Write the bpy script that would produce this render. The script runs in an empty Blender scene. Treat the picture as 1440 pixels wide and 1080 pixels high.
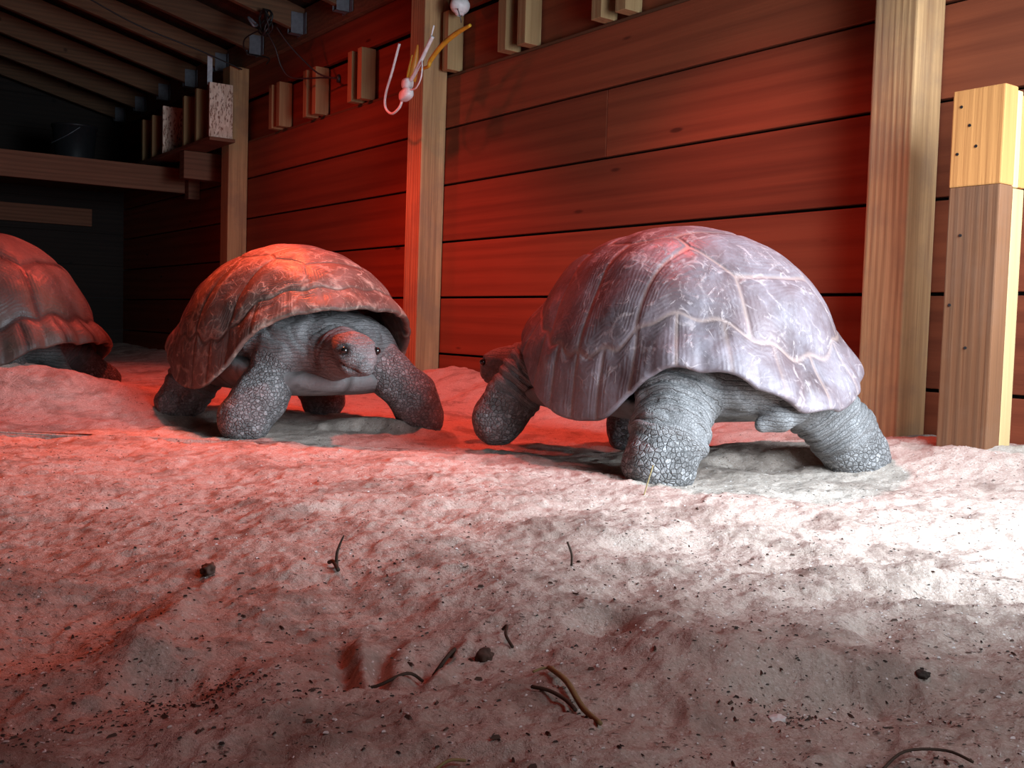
import bpy, bmesh, math, random
import numpy as np
from mathutils import Vector, Matrix, Euler

random.seed(7)
rng = np.random.default_rng(7)
SC = bpy.context.scene
COL = SC.collection
PI = math.pi

# ------------------------------------------------------------------ tags and linking
def tag(o, label=None, cat=None, group=None, kind=None):
    if label: o['label'] = label
    if cat: o['category'] = cat
    if group: o['group'] = group
    if kind: o['kind'] = kind
    return o

def link(name, me, mat=None, parent=None, loc=(0, 0, 0), rot=(0, 0, 0)):
    o = bpy.data.objects.new(name, me)
    COL.objects.link(o)
    o.location = loc
    o.rotation_euler = rot
    if mat is not None and me is not None:
        me.materials.clear()
        me.materials.append(mat)
    if parent is not None: o.parent = parent
    return o

def empty(name, loc=(0, 0, 0), rz=0.0):
    o = bpy.data.objects.new(name, None)
    COL.objects.link(o)
    o.empty_display_size = .1
    o.location = loc
    o.rotation_euler = (0, 0, rz)
    return o

def mesh_np(name, V, Fq, smooth=True):
    me = bpy.data.meshes.new(name)
    V = np.asarray(V, np.float32)
    Fq = np.asarray(Fq, np.int32)
    n, k = Fq.shape
    me.vertices.add(len(V)); me.vertices.foreach_set('co', V.ravel())
    me.loops.add(n * k); me.loops.foreach_set('vertex_index', Fq.ravel())
    me.polygons.add(n)
    me.polygons.foreach_set('loop_start', np.arange(0, n * k, k, dtype=np.int32))
    me.polygons.foreach_set('loop_total', np.full(n, k, np.int32))
    me.update(calc_edges=True)
    me.validate()
    if smooth: me.polygons.foreach_set('use_smooth', np.ones(len(me.polygons), bool))
    return me

def attr(me, name, val):
    a = me.attributes.new(name, 'FLOAT', 'POINT')
    a.data.foreach_set('value', np.asarray(val, np.float32))

def bm_box(bm, c, s, bevel=.003, rot=None):
    r = bmesh.ops.create_cube(bm, size=1.0)
    vs = r['verts']
    for v in vs: v.co = Vector((v.co.x * s[0], v.co.y * s[1], v.co.z * s[2]))
    if bevel:
        es = list({e for v in vs for e in v.link_edges})
        b = bmesh.ops.bevel(bm, geom=es, offset=bevel, segments=2, profile=.6, affect='EDGES')
        vs = list({v for f in b['faces'] for v in f.verts} | {v for v in vs if v.is_valid})
    M = Matrix.Translation(Vector(c)) @ (rot.to_4x4() if rot else Matrix.Identity(4))
    for v in vs: v.co = M @ v.co
    return vs

def bm_mesh(bm, name, smooth=False):
    me = bpy.data.meshes.new(name)
    bmesh.ops.recalc_face_normals(bm, faces=bm.faces)
    bm.to_mesh(me); bm.free()
    if smooth: me.polygons.foreach_set('use_smooth', np.ones(len(me.polygons), bool))
    return me

def tube(name, pts, r, seg=10, sub=8):
    """swept tube through points (Catmull-Rom), radius scalar or list"""
    P = np.asarray(pts, float)
    R = np.full(len(P), r) if np.isscalar(r) else np.asarray(r, float)
    Q, S = [], []
    for i in range(len(P) - 1):
        p0, p1, p2, p3 = P[max(i - 1, 0)], P[i], P[i + 1], P[min(i + 2, len(P) - 1)]
        for k in range(sub):
            t = k / sub
            Q.append(.5 * ((2 * p1) + (-p0 + p2) * t + (2 * p0 - 5 * p1 + 4 * p2 - p3) * t * t + (-p0 + 3 * p1 - 3 * p2 + p3) * t ** 3))
            S.append(R[i] * (1 - t) + R[i + 1] * t)
    Q.append(P[-1]); S.append(R[-1])
    Q = np.array(Q); n = len(Q)
    T = np.gradient(Q, axis=0); T /= np.linalg.norm(T, axis=1)[:, None] + 1e-12
    up = np.array([0, 0, 1.]) if abs(T[0][2]) < .9 else np.array([1., 0, 0])
    V, Fs = [], []
    for i in range(n):
        a = np.cross(T[i], up); a /= np.linalg.norm(a) + 1e-12
        b = np.cross(a, T[i]); up = b
        for j in range(seg):
            th = 2 * PI * j / seg
            V.append(Q[i] + S[i] * (math.cos(th) * a + math.sin(th) * b))
    for i in range(n - 1):
        for j in range(seg):
            Fs.append((i * seg + j, i * seg + (j + 1) % seg, (i + 1) * seg + (j + 1) % seg, (i + 1) * seg + j))
    m = len(V); V.append(Q[0]); V.append(Q[-1])
    for j in range(seg):
        Fs.append((m, (j + 1) % seg, j, j)); Fs.append((m + 1, (n - 1) * seg + j, (n - 1) * seg + (j + 1) % seg, (n - 1) * seg + (j + 1) % seg))
    me = bpy.data.meshes.new(name)
    me.from_pydata([tuple(v) for v in V], [], [tuple(dict.fromkeys(f)) for f in Fs])
    me.update()
    me.polygons.foreach_set('use_smooth', np.ones(len(me.polygons), bool))
    return me

# ------------------------------------------------------------------ numpy noise
def _h(ix, iy, iz, s):
    with np.errstate(over='ignore'):
        h = (ix.astype(np.uint32) * np.uint32(374761393) + iy.astype(np.uint32) * np.uint32(668265263)
             + iz.astype(np.uint32) * np.uint32(2246822519) + np.uint32(s * 3266489917 & 0xffffffff))
        h = (h ^ (h >> np.uint32(13))) * np.uint32(1274126177)
        h = (h ^ (h >> np.uint32(16))) * np.uint32(2654435761)
        h ^= h >> np.uint32(15)
    return h.astype(np.float32) / np.float32(4294967295.) * 2 - 1

def vn(x, y, z=None, s=1):
    x = np.asarray(x, np.float32); y = np.asarray(y, np.float32)
    z = np.zeros_like(x) if z is None else np.asarray(z, np.float32)
    fx, fy, fz = np.floor(x), np.floor(y), np.floor(z)
    ix, iy, iz = (a.astype(np.int64) & 0xffffffff for a in (fx, fy, fz))
    q = lambda t: t * t * t * (t * (t * 6 - 15) + 10)
    u, v, w = q(x - fx), q(y - fy), q(z - fz)
    L = lambda a, b, t: a + (b - a) * t
    H = lambda i, j, k: _h(ix + i, iy + j, iz + k, s)
    return L(L(L(H(0, 0, 0), H(1, 0, 0), u), L(H(0, 1, 0), H(1, 1, 0), u), v),
             L(L(H(0, 0, 1), H(1, 0, 1), u), L(H(0, 1, 1), H(1, 1, 1), u), v), w)

def vn2(x, y, s=1):
    x = np.asarray(x, np.float32); y = np.asarray(y, np.float32)
    fx, fy = np.floor(x), np.floor(y)
    ix, iy = fx.astype(np.int64) & 0xffffffff, fy.astype(np.int64) & 0xffffffff
    z = np.zeros_like(ix)
    q = lambda t: t * t * t * (t * (t * 6 - 15) + 10)
    u, v = q(x - fx), q(y - fy)
    a = _h(ix, iy, z, s); b = _h(ix + 1, iy, z, s); c = _h(ix, iy + 1, z, s); d = _h(ix + 1, iy + 1, z, s)
    return (a + (b - a) * u) * (1 - v) + (c + (d - c) * u) * v

def fbm2(x, y, f, oct=4, s=1):
    r = 0; a = 1
    for i in range(oct):
        r = r + a * vn2(x * f + 17.3 * i, y * f - 9.1 * i, s + i); a *= .5; f *= 2.03
    return r

def sst(a, b, x):
    t = np.clip((x - a) / (b - a), 0, 1); return t * t * (3 - 2 * t)

# ------------------------------------------------------------------ frame of the right-hand wall
D = np.array([-.59195, .80597]); N = np.array([-.80597, -.59195]); W0 = np.array([1.116, 3.26])
AZ = math.atan2(D[1], D[0])                       # local x along the wall, local y into the room
def W(t, q, z): p = W0 + t * D + q * N; return (p[0], p[1], z)
def tq(X, Y): return (X - W0[0]) * D[0] + (Y - W0[1]) * D[1], (X - W0[0]) * N[0] + (Y - W0[1]) * N[1]

# ------------------------------------------------------------------ node materials
class NB:
    def __init__(s, name):
        s.m = bpy.data.materials.new(name); s.m.use_nodes = True
        s.t = s.m.node_tree; s.t.nodes.clear()
        s.out = s.n('ShaderNodeOutputMaterial'); s.b = s.n('ShaderNodeBsdfPrincipled')
        s.l(s.b.outputs[0], s.out.inputs[0])
    def n(s, k, **kw):
        x = s.t.nodes.new(k)
        for a, v in kw.items(): setattr(x, a, v)
        return x
    def l(s, a, b): s.t.links.new(a, b)
    def set(s, x, inp, v):
        if hasattr(v, 'is_output') or isinstance(v, bpy.types.NodeSocket): s.l(v, x.inputs[inp])
        elif v is not None: x.inputs[inp].default_value = v
    def obj(s): return s.n('ShaderNodeTexCoord').outputs['Object']
    def map(s, vec, scale=(1, 1, 1), loc=None):
        x = s.n('ShaderNodeMapping'); s.l(vec, x.inputs[0]); x.inputs['Scale'].default_value = scale
        if loc is not None: s.set(x, 'Location', loc)
        return x.outputs[0]
    def noise(s, vec, sc=5, det=4, rough=.55, dist=0.):
        x = s.n('ShaderNodeTexNoise'); s.l(vec, x.inputs['Vector'])
        for k, v in (('Scale', sc), ('Detail', det), ('Roughness', rough), ('Distortion', dist)): x.inputs[k].default_value = v
        return x.outputs[0]
    def vor(s, vec, sc=5, feat='F1', rnd=1., out='Distance'):
        x = s.n('ShaderNodeTexVoronoi', feature=feat); s.l(vec, x.inputs['Vector'])
        x.inputs['Scale'].default_value = sc; x.inputs['Randomness'].default_value = rnd
        return x.outputs[out]
    def math(s, op, a, b=None, c=None, clamp=False):
        x = s.n('ShaderNodeMath', operation=op); x.use_clamp = clamp
        s.set(x, 0, a); s.set(x, 1, b)
        if c is not None: s.set(x, 2, c)
        return x.outputs[0]
    def ramp(s, f, a, b, lo=0., hi=1., smooth=True):
        x = s.n('ShaderNodeMapRange'); x.interpolation_type = 'SMOOTHSTEP' if smooth else 'LINEAR'
        s.l(f, x.inputs[0])
        for i, v in ((1, a), (2, b), (3, lo), (4, hi)): x.inputs[i].default_value = v
        return x.outputs[0]
    def mix(s, f, a, b, mode='MIX'):
        x = s.n('ShaderNodeMix', data_type='RGBA', blend_type=mode)
        s.set(x, 0, f)
        for i, v in ((6, a), (7, b)):
            if isinstance(v, tuple): x.inputs[i].default_value = (*v, 1) if len(v) == 3 else v
            else: s.l(v, x.inputs[i])
        return x.outputs[2]
    def att(s, name): return s.n('ShaderNodeAttribute', attribute_name=name).outputs['Fac']
    def add(s, vec, v):
        x = s.n('ShaderNodeVectorMath', operation='ADD'); s.l(vec, x.inputs[0]); s.set(x, 1, v); return x.outputs[0]
    def bump(s, h, strength=.5, dist=.01, nrm=None):
        x = s.n('ShaderNodeBump'); s.l(h, x.inputs['Height'])
        x.inputs['Strength'].default_value = strength; x.inputs['Distance'].default_value = dist
        if nrm is not None: s.l(nrm, x.inputs['Normal'])
        return x.outputs[0]
    def done(s, col, rough=.8, nrm=None, spec=.3):
        if isinstance(col, tuple): s.b.inputs['Base Color'].default_value = (*col, 1)
        else: s.l(col, s.b.inputs['Base Color'])
        s.set(s.b, 'Roughness', rough)
        s.b.inputs['Specular IOR Level'].default_value = spec
        if nrm is not None: s.l(nrm, s.b.inputs['Normal'])
        return s.m

def wood(name, base, dark, grain='x', dirt=None, gs=1.0, rough=.75, streak=.5, bands=True, ws=2.0, wd=7.):
    b = NB(name)
    ax = 'xyz'.index(grain)
    v = b.obj()
    inf = b.n('ShaderNodeObjectInfo').outputs['Random']
    cx = b.n('ShaderNodeCombineXYZ')
    off = b.math('ADD', b.math('MULTIPLY', inf, 37.), b.math('MULTIPLY', b.att('rnd'), 53.))
    for i in range(3): b.l(off, cx.inputs[i])
    v = b.add(v, cx.outputs[0])
    sc = [1.] * 3
    for i in range(3): sc[i] = (.35 if i == ax else 6.) * gs
    vw = b.map(v, tuple(sc))
    warp = b.noise(vw, 1.1, 3, .5, .3)
    rings = b.n('ShaderNodeTexWave', wave_type='BANDS', bands_direction='Z' if grain != 'z' else 'X')
    rings.inputs['Scale'].default_value = ws
    rings.inputs['Distortion'].default_value = wd; rings.inputs['Detail'].default_value = 2.
    rings.inputs['Detail Scale'].default_value = .8
    b.l(vw, rings.inputs[0])
    sc2 = [90. * gs] * 3; sc2[ax] = 2.5 * gs
    fine = b.noise(b.map(v, tuple(sc2)), 1., 3, .6)
    big = b.noise(v, 2.2, 2, .5)
    f = b.math('ADD', b.math('MULTIPLY', b.ramp(rings.outputs[0], .15, .95), .40 if bands else .15), b.math('MULTIPLY', b.ramp(fine, .3, .75), streak))
    f = b.math('ADD', f, b.math('MULTIPLY', b.math('SUBTRACT', warp, .5), .9), clamp=True)
    col = b.mix(f, base, dark)
    col = b.mix(b.ramp(big, .3, .7, 0, .35), col, tuple(x * .7 for x in base))
    tint = b.math('ADD', b.math('MULTIPLY', b.att('rnd'), .35), .83)
    hsv = b.n('ShaderNodeHueSaturation'); b.l(col, hsv.inputs['Color']); b.l(tint, hsv.inputs['Value'])
    col = hsv.outputs[0]
    knots = b.vor(b.map(v, (2.2, 2.2, 2.2) if ax else (1.3, 5, 5)), 1.3)
    col = b.mix(b.ramp(knots, .035, .075, .75, 0), col, tuple(x * .3 for x in dark))
    if dirt:
        dn = b.noise(v, 4.5, 6, .65)
        col = b.mix(b.ramp(dn, .42, .66, 0, dirt[1]), col, dirt[0])
    h = b.math('ADD', b.math('MULTIPLY', fine, .6), b.math('MULTIPLY', f, .5))
    return b.done(col, rough, b.bump(h, .45, .003), .25)

CEDAR = ((.24, .060, .025), (.13, .030, .0135))
M_wall = wood('cedar_siding', *CEDAR, 'x', gs=.55, streak=.35, ws=1.2, wd=10.)
M_wall_dark = wood('old_siding', (.20, .085, .04), (.10, .04, .02), 'x', gs=.6)
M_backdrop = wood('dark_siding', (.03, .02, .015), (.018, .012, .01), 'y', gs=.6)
M_post = wood('treated_post', (.46, .27, .125), (.20, .095, .042), 'z', dirt=((.2, .13, .09), .4), gs=1.1, ws=2.2)
M_post_old = wood('weathered_post', (.21, .09, .04), (.09, .04, .02), 'z', dirt=((.20, .12, .08), .2), gs=1.0, streak=.35)
M_newwood = wood('fresh_pine', (.60, .27, .085), (.40, .165, .05), 'z', gs=1.0, streak=.25)
M_pine_lit = wood('fresh_pine_lit', (.58, .42, .20), (.44, .29, .12), 'z', gs=1.0, streak=.25)  # paler copy of the pine, daylight on the post's side put into the colour
M_block = wood('stud_block', (.40, .26, .12), (.25, .14, .06), 'z', gs=1.)
M_rafter = wood('rafter_wood', (.16, .08, .04), (.08, .045, .025), 'y', gs=.8)
M_deck = wood('roof_boards', (.07, .045, .03), (.04, .025, .018), 'x', gs=.6)
M_beam = wood('beam_wood', (.24, .10, .055), (.13, .055, .03), 'y', gs=.8)

def osb():
    b = NB('strand_board'); v = b.obj()
    w = b.map(v, (60, 60, 14))
    c = b.vor(w, 1., 'F1', out='Color'); g = b.n('ShaderNodeSeparateColor'); b.l(c, g.inputs[0])
    n = b.noise(b.map(v, (90, 90, 30)), 1., 3)
    col = b.mix(g.outputs[0], (.62, .45, .33), (.86, .70, .56))
    col = b.mix(b.ramp(n, .52, .62), col, (.28, .15, .10))
    return b.done(col, .7, b.bump(n, .3, .003))
M_osb = osb()

def plain(name, col, rough=.6, metal=0., spec=.4, bump=0.):
    b = NB(name); v = b.obj()
    n = b.noise(v, 40, 3)
    c = b.mix(b.ramp(n, .35, .7), col, tuple(x * .8 for x in col))
    b.b.inputs['Metallic'].default_value = metal
    return b.done(c, rough, b.bump(n, .2 + bump, .002), spec)
M_white = plain('white_plastic', (.80, .76, .74), .4)
M_black = plain('black_rubber', (.015, .014, .014), .5)
M_orange = plain('orange_plastic', (.62, .23, .03), .45)
M_yellow = plain('yellow_cable', (.66, .36, .03), .45)
M_steel = plain('galvanized_steel', (.17, .18, .20), .55, .5)
M_zinc = plain('pale_zinc', (.5, .52, .55), .5, .3)
M_tarp = plain('black_plastic', (.02, .021, .023), .45)
M_gap_back = plain('dark_gap', (.02, .014, .01), .9)

def sand():
    b = NB('sand'); v = b.n('ShaderNodeNewGeometry').outputs['Position']
    n1 = b.noise(v, 2.2, 5, .6); n2 = b.noise(v, 22, 6, .7); n3 = b.noise(v, 220, 3, .7)
    col = b.mix(b.ramp(n1, .3, .7), (.56, .47, .40), (.50, .41, .345))
    col = b.mix(b.ramp(n2, .42, .68, 0, .5), col, (.42, .33, .27))
    col = b.mix(b.ramp(n3, .50, .72, 0, .7), col, (.72, .66, .60))
    col = b.mix(b.ramp(n3, .30, .46, .6, 0), col, (.30, .235, .19))
    stain = b.noise(v, 4.6, 5, .7, .6)
    col = b.mix(b.ramp(stain, .48, .64, 0, .7), col, (.25, .19, .155))
    d = b.noise(b.map(v, (1, 1.6, 1)), 75, 3, .62)                       # dark organic crumbs
    patch = b.noise(v, 3.1, 4, .6)
    th = b.math('SUBTRACT', d, b.math('MULTIPLY', b.ramp(patch, .35, .75), .1))
    col = b.mix(b.ramp(th, .25, .33, .8, 0), col, (.11, .085, .07))
    w = b.vor(v, 95); ww = b.noise(v, 30, 2)
    col = b.mix(b.math('MULTIPLY', b.ramp(w, .10, .17, 1, 0), b.ramp(ww, .52, .6)), col, (.82, .80, .77))
    h = b.math('ADD', b.math('MULTIPLY', n2, .55), b.math('MULTIPLY', b.noise(v, 90, 5, .75), .65))
    h = b.math('SUBTRACT', h, b.math('MULTIPLY', b.ramp(th, .25, .33, 1, 0), -.1))
    return b.done(col, .95, b.bump(h, .75, .013), .1)
M_sand = sand()

def shell_mat(name, dark, mid, pale, seam, scratch=.6, dust=.4, dustcol=(.5, .48, .47), rough=.42, ss=.9, web=0.):
    b = NB(name); v = b.obj()
    n1 = b.noise(v, 5, 5, .6, .4); n2 = b.noise(v, 19, 5, .65, .5); n3 = b.noise(v, 70, 3, .6)
    col = b.mix(b.ramp(n1, .3, .68), dark, mid)
    col = b.mix(b.math('MULTIPLY', b.att('cell'), .35), col, tuple(x * .55 for x in dark))
    wv = b.add(b.map(v, (1, 1, 1)), b.vscale(b.noise_c(v, 9, 4), .12))
    e1 = b.vor(wv, 7.5, 'DISTANCE_TO_EDGE'); e2 = b.vor(wv, 17, 'DISTANCE_TO_EDGE')
    m1 = b.ramp(n1, .42, .6); 
    wl = b.math('MULTIPLY', b.ramp(e1, .008, .05, .75, 0), b.ramp(n2, .46, .62))
    wl2 = b.math('MULTIPLY', b.ramp(e2, .008, .06, .8, 0), b.math('MULTIPLY', b.ramp(n2, .45, .62), m1))
    ws = b.math('MAXIMUM', wl, wl2)
    if web:
        w3 = b.math('MULTIPLY', b.ramp(e1, .015, .075, 1, 0), b.ramp(n2, .40, .56))
        w4 = b.math('MULTIPLY', b.ramp(e2, .01, .08, 1, 0), b.math('MULTIPLY', b.ramp(n2, .42, .58), m1))
        ws = b.math('MAXIMUM', ws, b.math('MULTIPLY', b.math('MAXIMUM', w3, w4), web))
    fibre = b.noise(b.map(v, (10, 60, 18)), 1., 4, .7, 1.)
    fib2 = b.noise(b.map(wv, (42, 42, 8)), 1., 5, .75, 1.4)
    patch = b.noise(v, 6.5, 3, .5)
    ws = b.math('MAXIMUM', ws, b.math('MULTIPLY', b.ramp(fibre, .58, .70), b.ramp(n1, .52, .40)))
    ws = b.math('MAXIMUM', ws, b.math('MULTIPLY', b.ramp(fib2, .54, .68), b.ramp(patch, .40, .58)))
    col = b.mix(b.math('MULTIPLY', ws, scratch), col, pale)
    dn = b.math('MULTIPLY', b.ramp(b.noise(v, 3.4, 6, .7, .5), .38, .68), b.math('ADD', b.math('MULTIPLY', n3, .8), .45))
    col = b.mix(b.math('MULTIPLY', dn, dust, clamp=True), col, dustcol)
    col = b.mix(b.math('MULTIPLY', b.att('seam'), ss), col, seam)
    rings = b.math('SINE', b.math('MULTIPLY', b.math('ADD', b.att('sd'), b.math('MULTIPLY', n2, .006)), 760.))
    rings = b.math('MULTIPLY', rings, b.ramp(b.att('sd'), .03, .085, 1, .12))
    h = b.math('ADD', b.math('MULTIPLY', rings, .06), b.math('ADD', b.math('MULTIPLY', n2, .8), b.math('MULTIPLY', n3, .25)))
    h = b.math('ADD', h, b.math('MULTIPLY', ws, .25))
    return b.done(col, b.ramp(n2, .3, .7, rough, rough + .25), b.bump(h, .5, .006), .45)
def _noise_c(s, vec, sc, det):
    x = s.n('ShaderNodeTexNoise'); s.l(vec, x.inputs['Vector']); x.inputs['Scale'].default_value = sc; x.inputs['Detail'].default_value = det
    return x.outputs['Color']
def _vscale(s, vec, k):
    x = s.n('ShaderNodeVectorMath', operation='SCALE'); s.l(vec, x.inputs[0]); x.inputs['Scale'].default_value = k; return x.outputs[0]
NB.noise_c = _noise_c; NB.vscale = _vscale

M_shell3 = shell_mat('shell_dusty', (.075, .048, .05), (.17, .115, .12), (.52, .42, .40), (.40, .28, .23), .62, .55, (.36, .335, .37), ss=.5)
M_shell2 = shell_mat('shell_scratched', (.085, .05, .04), (.21, .13, .10), (.62, .47, .37), (.10, .07, .055), .85, .3, (.38, .32, .30), web=.45)
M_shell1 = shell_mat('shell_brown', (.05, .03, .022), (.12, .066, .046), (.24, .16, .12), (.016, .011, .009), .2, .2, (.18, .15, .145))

def skin_mat(name, base, dark, pale):
    b = NB(name); v = b.obj()
    n1 = b.noise(v, 11, 5, .6); n2 = b.noise(v, 60, 4, .65)
    col = b.mix(b.ramp(n1, .32, .7), base, dark)
    col = b.mix(b.ramp(n2, .5, .75, 0, .4), col, pale)
    scl = b.att('scl')
    wv = b.add(v, b.vscale(b.noise_c(v, 14, 3), .02))
    e = b.vor(wv, 85, 'DISTANCE_TO_EDGE', .8); ef = b.vor(wv, 130, 'DISTANCE_TO_EDGE')
    plate = b.ramp(e, .0, .16)
    big = b.vor(wv, 85, 'F1', .8, 'Color'); g = b.n('ShaderNodeSeparateColor'); b.l(big, g.inputs[0])
    pc = b.mix(b.ramp(g.outputs[0], .55, .9, 0, .65), col, pale)
    pc = b.mix(b.ramp(plate, .0, .45, .5, 0), pc, tuple(x * .4 for x in dark))
    col = b.mix(scl, col, pc)
    crack = b.ramp(ef, 0., .10)
    col = b.mix(b.ramp(crack, 0, .6, .35, 0), col, tuple(x * .5 for x in dark))
    wr = b.math('ABSOLUTE', b.math('SINE', b.math('ADD', b.math('MULTIPLY', b.att('wt'), 330.), b.math('MULTIPLY', n1, 9.))))
    wr = b.math('MULTIPLY', b.ramp(wr, 0, .5), b.math('SUBTRACT', 1., scl, clamp=True))
    h = b.math('ADD', b.math('MULTIPLY', crack, .22), b.math('MULTIPLY', b.math('MULTIPLY', plate, scl), 1.))
    h = b.math('ADD', h, b.math('MULTIPLY', wr, .5))
    h = b.math('ADD', h, b.math('MULTIPLY', b.math('ADD', n1, b.math('MULTIPLY', n2, .3)), .5))
    return b.done(col, .72, b.bump(h, .8, .007), .3)
M_skin = skin_mat('tortoise_skin', (.25, .24, .235), (.14, .132, .128), (.42, .405, .40))
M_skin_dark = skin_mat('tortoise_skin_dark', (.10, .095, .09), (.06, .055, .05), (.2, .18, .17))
M_plastron = shell_mat('plastron_horn', (.10, .095, .09), (.18, .17, .165), (.28, .265, .26), (.08, .07, .065), .3, .4, (.36, .35, .34), .55)
M_eye = plain('eye_wet', (.012, .01, .009), .08, spec=.8)
M_claw = plain('claw_horn', (.10, .085, .075), .45)
M_twig = wood('twig_bark', (.10, .07, .05), (.05, .035, .025), 'x')
M_straw = wood('dry_straw', (.42, .32, .14), (.28, .2, .09), 'x')
M_chip = plain('dark_litter', (.055, .043, .035), .9)
M_flake = plain('pale_shell_grit', (.78, .75, .72), .7)
M_lump = plain('dry_leaf_lump', (.09, .05, .035), .8, bump=.5)

# ------------------------------------------------------------------ sand floor
def H(X, Y):
    X = np.asarray(X, np.float64); Y = np.asarray(Y, np.float64)
    t, q = tq(X, Y)
    h = .012 * fbm2(X, Y, .9, 3, 3)
    near = sst(2.35, 1.9, Y)
    bill = 1 - np.abs(fbm2(X, Y, 2.0, 3, 11)) * 1.4
    h = h + near * .013 * bill - near * .008
    h = h + (.007 + .006 * near) * fbm2(X, Y * 1.25, 4.3, 3, 21)
    h = h + .0030 * fbm2(X, Y, 14, 3, 31) + .0028 * fbm2(X, Y, 48, 2, 41) + .0011 * fbm2(X, Y, 120, 2, 47) * sst(3.5, 2., Y)
    h = h + .0045 * (1 - np.abs(fbm2(X + .02 * vn2(X * 9, Y * 9, 5), Y, 8.5, 3, 61))) ** 3
    G = lambda x, y, sx, sy, a: a * np.exp(-((X - x) / sx) ** 2 - ((Y - y) / sy) ** 2)
    GW = lambda a, b, sa, sb, k: k * np.exp(-((t - a) / sa) ** 2 - ((q - b) / sb) ** 2)
    h = h + .06 * np.exp(-(np.maximum(q, 0) / .28) ** 2) + GW(2.3, .08, .35, .3, .07) + GW(1.75, .05, .3, .25, .05) + GW(-.5, .3, .4, .25, .055)
    edge = .012 * fbm2(X, Y, 7, 3, 77)
    h = h + G(-1.75, 3.70, .5, .24, .15) + G(-1.9, 4.1, .5, .5, .04) + G(-2.9, 4.0, .7, .6, .1)
    h = h + sst(2.86, 2.74, Y + edge * 3 + .0 * X) * 0
    # trodden ledges under the two standing animals
    r1 = np.exp(-((X - .72) / .3) ** 2) * sst(2.72, 2.77, Y + edge * 2) * sst(3.15, 2.85, Y)
    r2 = np.exp(-((X + .45) / .2) ** 2) * sst(3.38, 3.42, Y + edge * 2 + .25 * (X + .45)) * sst(3.85, 3.5, Y)
    h = h + .045 * r1 + .045 * r2
    h = h + G(.55, 2.5, .3, .12, -.012) + G(-.55, 3.12, .28, .12, -.012)
    # scrape marks and footprints
    for k, gx in enumerate((-.16, -.105, -.06)):
        xx = X - gx - .03 * np.sin(Y * 9 + k)
        h = h - .011 * np.exp(-(xx / .011) ** 2) * sst(1.0, 1.04, Y) * sst(1.2, 1.13, Y) + .007 * np.exp(-((xx - .02) / .012) ** 2) * sst(1.0, 1.04, Y) * sst(1.2, 1.13, Y)
    for (x, y, sx, sy, a) in ((.32, 1.02, .10, .045, -.025), (.36, 1.09, .14, .05, .022), (.12, 1.22, .035, .05, -.022), (.17, 1.21, .05, .05, .014),
                              (.45, 1.24, .035, .045, -.02), (-.33, 1.02, .06, .05, -.026), (-.24, 1.02, .05, .07, .018), (-.52, 1.15, .10, .12, -.03),
                              (-.40, 1.18, .03, .16, .022), (-.46, .93, .12, .05, -.022), (.55, 1.55, .1, .06, .02), (.62, 1.45, .08, .05, -.02),
                              (.05, 1.75, .2, .06, .016), (-.25, 1.9, .25, .08, .014), (.5, 1.95, .14, .06, -.015), (-.6, 2.3, .3, .1, -.012), (.2, 2.0, .12, .05, -.014)):
        h = h + G(x, y, sx, sy, a)
    return h

def make_floor():
    Yr = np.concatenate([np.linspace(-1.6, .5, 24)[:-1], .5 * (10.4 / .5) ** np.linspace(0, 1, 700)])
    nx = 760
    V = np.zeros((len(Yr), nx, 3))
    for i, y in enumerate(Yr):
        half = .60 * max(y, .5) + (1.6 if y > 3 else .5)
        x = np.linspace(-half - (1.2 if y < .5 else 0), half + (1.2 if y < .5 else 0), nx)
        V[i, :, 0] = x; V[i, :, 1] = y
    V[:, :, 2] = H(V[:, :, 0], V[:, :, 1])
    idx = np.arange(len(Yr) * nx).reshape(len(Yr), nx)
    F = np.stack([idx[:-1, :-1], idx[:-1, 1:], idx[1:, 1:], idx[1:, :-1]], -1).reshape(-1, 4)
    P = V.reshape(-1, 3)
    t, q = tq(P[:, 0], P[:, 1])
    ok = (q > -.03) & (t > -2.6)
    ok &= (t < 8.2) & (q < 5.0)
    F = F[ok[F].all(1)]
    used = np.unique(F); re = np.full(len(P), -1); re[used] = np.arange(len(used))
    o = link('floor', mesh_np('floor', P[used], re[F]), M_sand)
    tag(o, 'trodden pale sandy ground with ridges, prints and bits of litter', kind='structure')
make_floor()

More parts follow.
